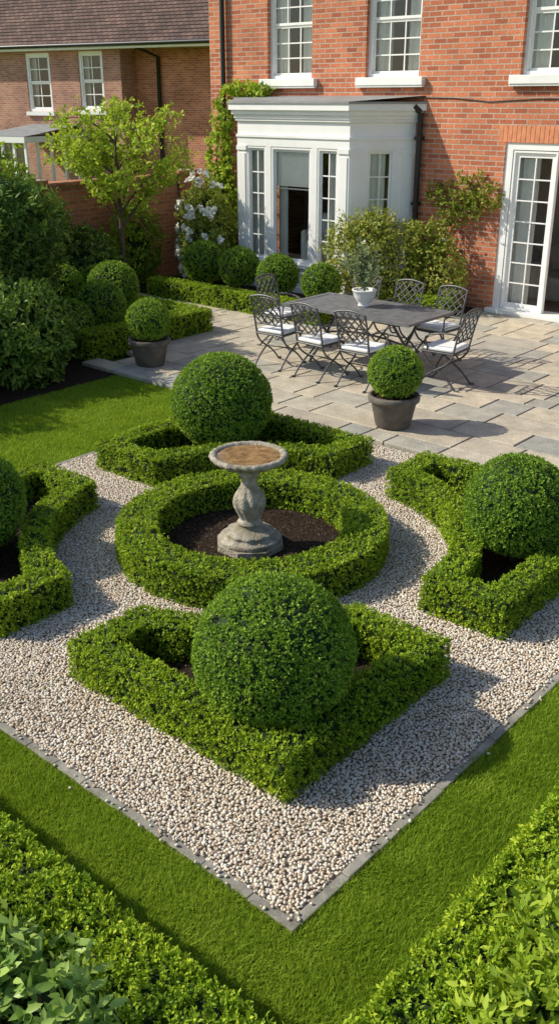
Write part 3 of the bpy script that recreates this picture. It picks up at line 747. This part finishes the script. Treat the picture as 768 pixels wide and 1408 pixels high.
for r in range(rows):
    y0=D-.45+r*dy; z0=5.06+r*dz
    G.add([(-17,y0-.02,z0+.02),(13,y0-.02,z0+.02),(13,y0+dy,z0+dz),(-17,y0+dy,z0+dz)],[(0,1,2,3)]); G.add([(-17,y0-.02,z0+.02),(13,y0-.02,z0+.02),(13,y0-.02,z0-.012),(-17,y0-.02,z0-.012)],[(0,1,2,3)])
G.add([(-17,D-.45+rows*dy,5.06+rows*dz),(13,D-.45+rows*dy,5.06+rows*dz),(13,D+12,5.0),(-17,D+12,5.0)],[(0,1,2,3)])
G.obj('roof',[M['tiles']],Hn)
G=Geo(); G.tube([(-17,D-.5,5.0),(13,D-.5,5.0)],.07,8); G.tube([(.9,D-.4,4.95),(1.1,D+.8,4.6),(1.1,D+.8,0)],.07,8); G.obj('gutter_and_pipe',[M['blackpipe']],Hn)
G=Geo(); G.box(-17,13,D-.42,D-.01,4.86,4.97); G.obj('soffit',[M['white']],Hn)
G=Geo(); x0,x1,y0,y1=-4.4,-2.2,-3.0,-.01
G.box(x0-.1,x1+.1,y0-.1,y1,1.75,1.95)
G.add([(x0-.1,y0-.1,1.96),(x1+.1,y0-.1,1.96),(x1+.1,y1,2.3),(x0-.1,y1,2.3)],[(0,1,2,3)],1)
for xx in np.linspace(x0,x1,5): G.box(xx-.05,xx+.05,y0,y0+.08,0,1.75)
for yy in np.linspace(y0,y1,5)[1:]: G.box(x1-.08,x1,yy-.1,yy,0,1.75)
G.box(x0+.02,x1-.02,y0+.1,y0+.11,0,1.74,2); G.box(x0+.02,x1-.02,y0+.02,y0+.09,0,.6,0)
G.obj('conservatory',[M['white'],M['lead'],M['glass']],Hn)

# ------------------------------------------------------------------ shrubs & trees
shrub('rhododendron_shrub',[(-11.35,7.3,1.5,.82,.82,.85),(-11.2,6.4,1.1,.8,.8,.95),(-11.6,7.4,.8,.7,.7,.8)],'darkshrub',.10,210,6,.34,.52)
shrub('rhododendron_shrub',[(-9.95,6.45,.55,.68,.75,.62),(-10.3,5.4,.6,.7,.8,.7),(-10.6,7.1,.5,.5,.5,.6)],'darkshrub',.08,300,6,.38,.62)
shrub('rhododendron_shrub',[(-10.6,4.2,.8,1.0,1.0,1.0)],'darkshrub',.1,140,6,.36,.4)
shrub('climbing_shrub',[(-13.5,9.4,.9,.5,.9,.9),(-13.3,10.3,.6,.5,.6,.6),(-12.9,8.6,.9,.6,.7,.8)],'darkshrub',.06,260,5,.5,.7)
shrub('climbing_shrub',[(-13.6,11.7,.75,.35,.5,.8)],'lightshrub',.06,260,5,.5,.35,core=.4)
shrub('rose_bush',[(-12.85,12.75,.95,.5,.45,.95),(-12.45,12.25,.7,.42,.35,.65)],'rose',.05,330,5,.55,.4,flowers=50,fr=.085)
shrub('ivy_climber',[(-13.35,13.62,2.1,.24,.12,.7),(-13.25,13.6,1.2,.35,.2,.8),(-13.2,13.6,2.9,.20,.10,.3)],'lightshrub',.065,180,5,.8,.4,core=0,shoot=.15)
shrub('ivy_climber',[(-12.75,13.62,3.36,.42,.12,.10),(-12.3,13.62,3.34,.25,.10,.07)],'lightshrub',.06,280,5,.7,.6,core=0,stems=False)
shrub('climbing_rose',[(-9.45,12.7,.75,.5,.28,.70),(-8.85,13.05,.7,.5,.3,.75),(-8.2,13.25,.55,.5,.28,.6),(-9.1,12.8,1.2,.35,.22,.35),(-8.5,13.4,1.1,.35,.2,.3)],'rose',.055,270,5,.5,.68,core=.0,flowers=3,shoot=.18)
shrub('wall_climber',[(-8.25,13.68,1.72,.34,.09,.20),(-7.9,13.68,1.92,.30,.09,.20),(-7.62,13.68,1.80,.22,.08,.14),(-8.5,13.68,1.82,.2,.07,.12),(-7.95,13.68,1.55,.22,.08,.12),(-8.3,13.68,1.4,.14,.07,.12)],'rose',.055,200,5,.55,.5,core=0,stems=False,shoot=.16)
G=Geo()
G.tube([(-8.75,13.74,.3),(-8.65,13.76,.8),(-8.45,13.75,1.2),(-8.2,13.75,1.6),(-7.9,13.75,1.9)],[.012,.010,.008,.007,.004],6)
G.obj('climber_stem',[M['bark']],bpy.data.objects['wall_climber'])
shrub('laurel_shrub',[(-2.5,1.0,.30,.5,.26,.34),(-2.1,1.12,.30,.34,.22,.30),(-1.85,.95,.2,.3,.25,.28),(-3.2,.9,.3,.5,.35,.36)],'laurel',.065,380,6,.42,.66,shoot=.08)
shrub('spindle_shrub',[(-.84,2.65,.34,.20,.35,.30),(-.80,2.15,.28,.20,.28,.30),(-.70,3.1,.30,.24,.4,.34),(-.6,1.7,.2,.2,.3,.28)],'lightshrub',.05,620,6,.38,.45,shoot=.09)

def tree(name,x,y,h,cz,cr,mat,nl,L,v0=.6,wr=.5,trunk=.045,nb=16,ch=1.0):
    G=Geo()
    G.tube([(x,y,0),(x+.03,y,h*.25),(x-.02,y+.03,h*.5),(x,y,h*.8)],[trunk,trunk*.8,trunk*.6,trunk*.2],8,mat=1)
    for i in range(nb):
        a=i*2.4+rng.random(); z0=h*(.3+.5*rng.random()); r=cr*(.5+.55*rng.random())
        tip=Vector((x+math.cos(a)*r,y+math.sin(a)*r,cz+rng.uniform(-.7,1)*cr*ch*(1-.5*r/cr)))
        p0=Vector((x,y,z0)); pts=bez(p0,p0+(tip-p0)*.35+Vector((0,0,.05*h)),p0+(tip-p0)*.7+Vector((0,0,.05*h)),tip,8)
        G.tube(pts,[trunk*.45*(1-j/10) for j in range(9)],6,mat=1)
        m=int(nl/nb/5)
        idx=rng.integers(3,9,m); B=np.array([tuple(pts[j]) for j in idx])+rng.normal(size=(m,3))*cr*np.array([.10,.10,.07])
        clusters(G,B,unit(rng.normal(size=(m,3))+np.array([0,0,.6])),5,L,L*1.4,v0,.35,0,wr,True,3,1.0)
    return G.obj(name,[M[mat],M['bark']])
tree('young_tree',-13.2,11.0,3.4,2.5,1.25,'lightshrub',7000,.075,.65,nb=22)
tree('young_tree',-13.4,8.6,2.9,2.2,.6,'lightshrub',1800,.08,.4)
for (r_,f_,hh) in [(-22,60,9),(-30,56,10),(8,62,9)]:
    X=-.656*f_+.755*r_; Y=.755*f_+.656*r_
    tree('background_tree',X,Y,hh,hh*.62,hh*.38,'ball',9000,.35,.4,trunk=.25,nb=26)
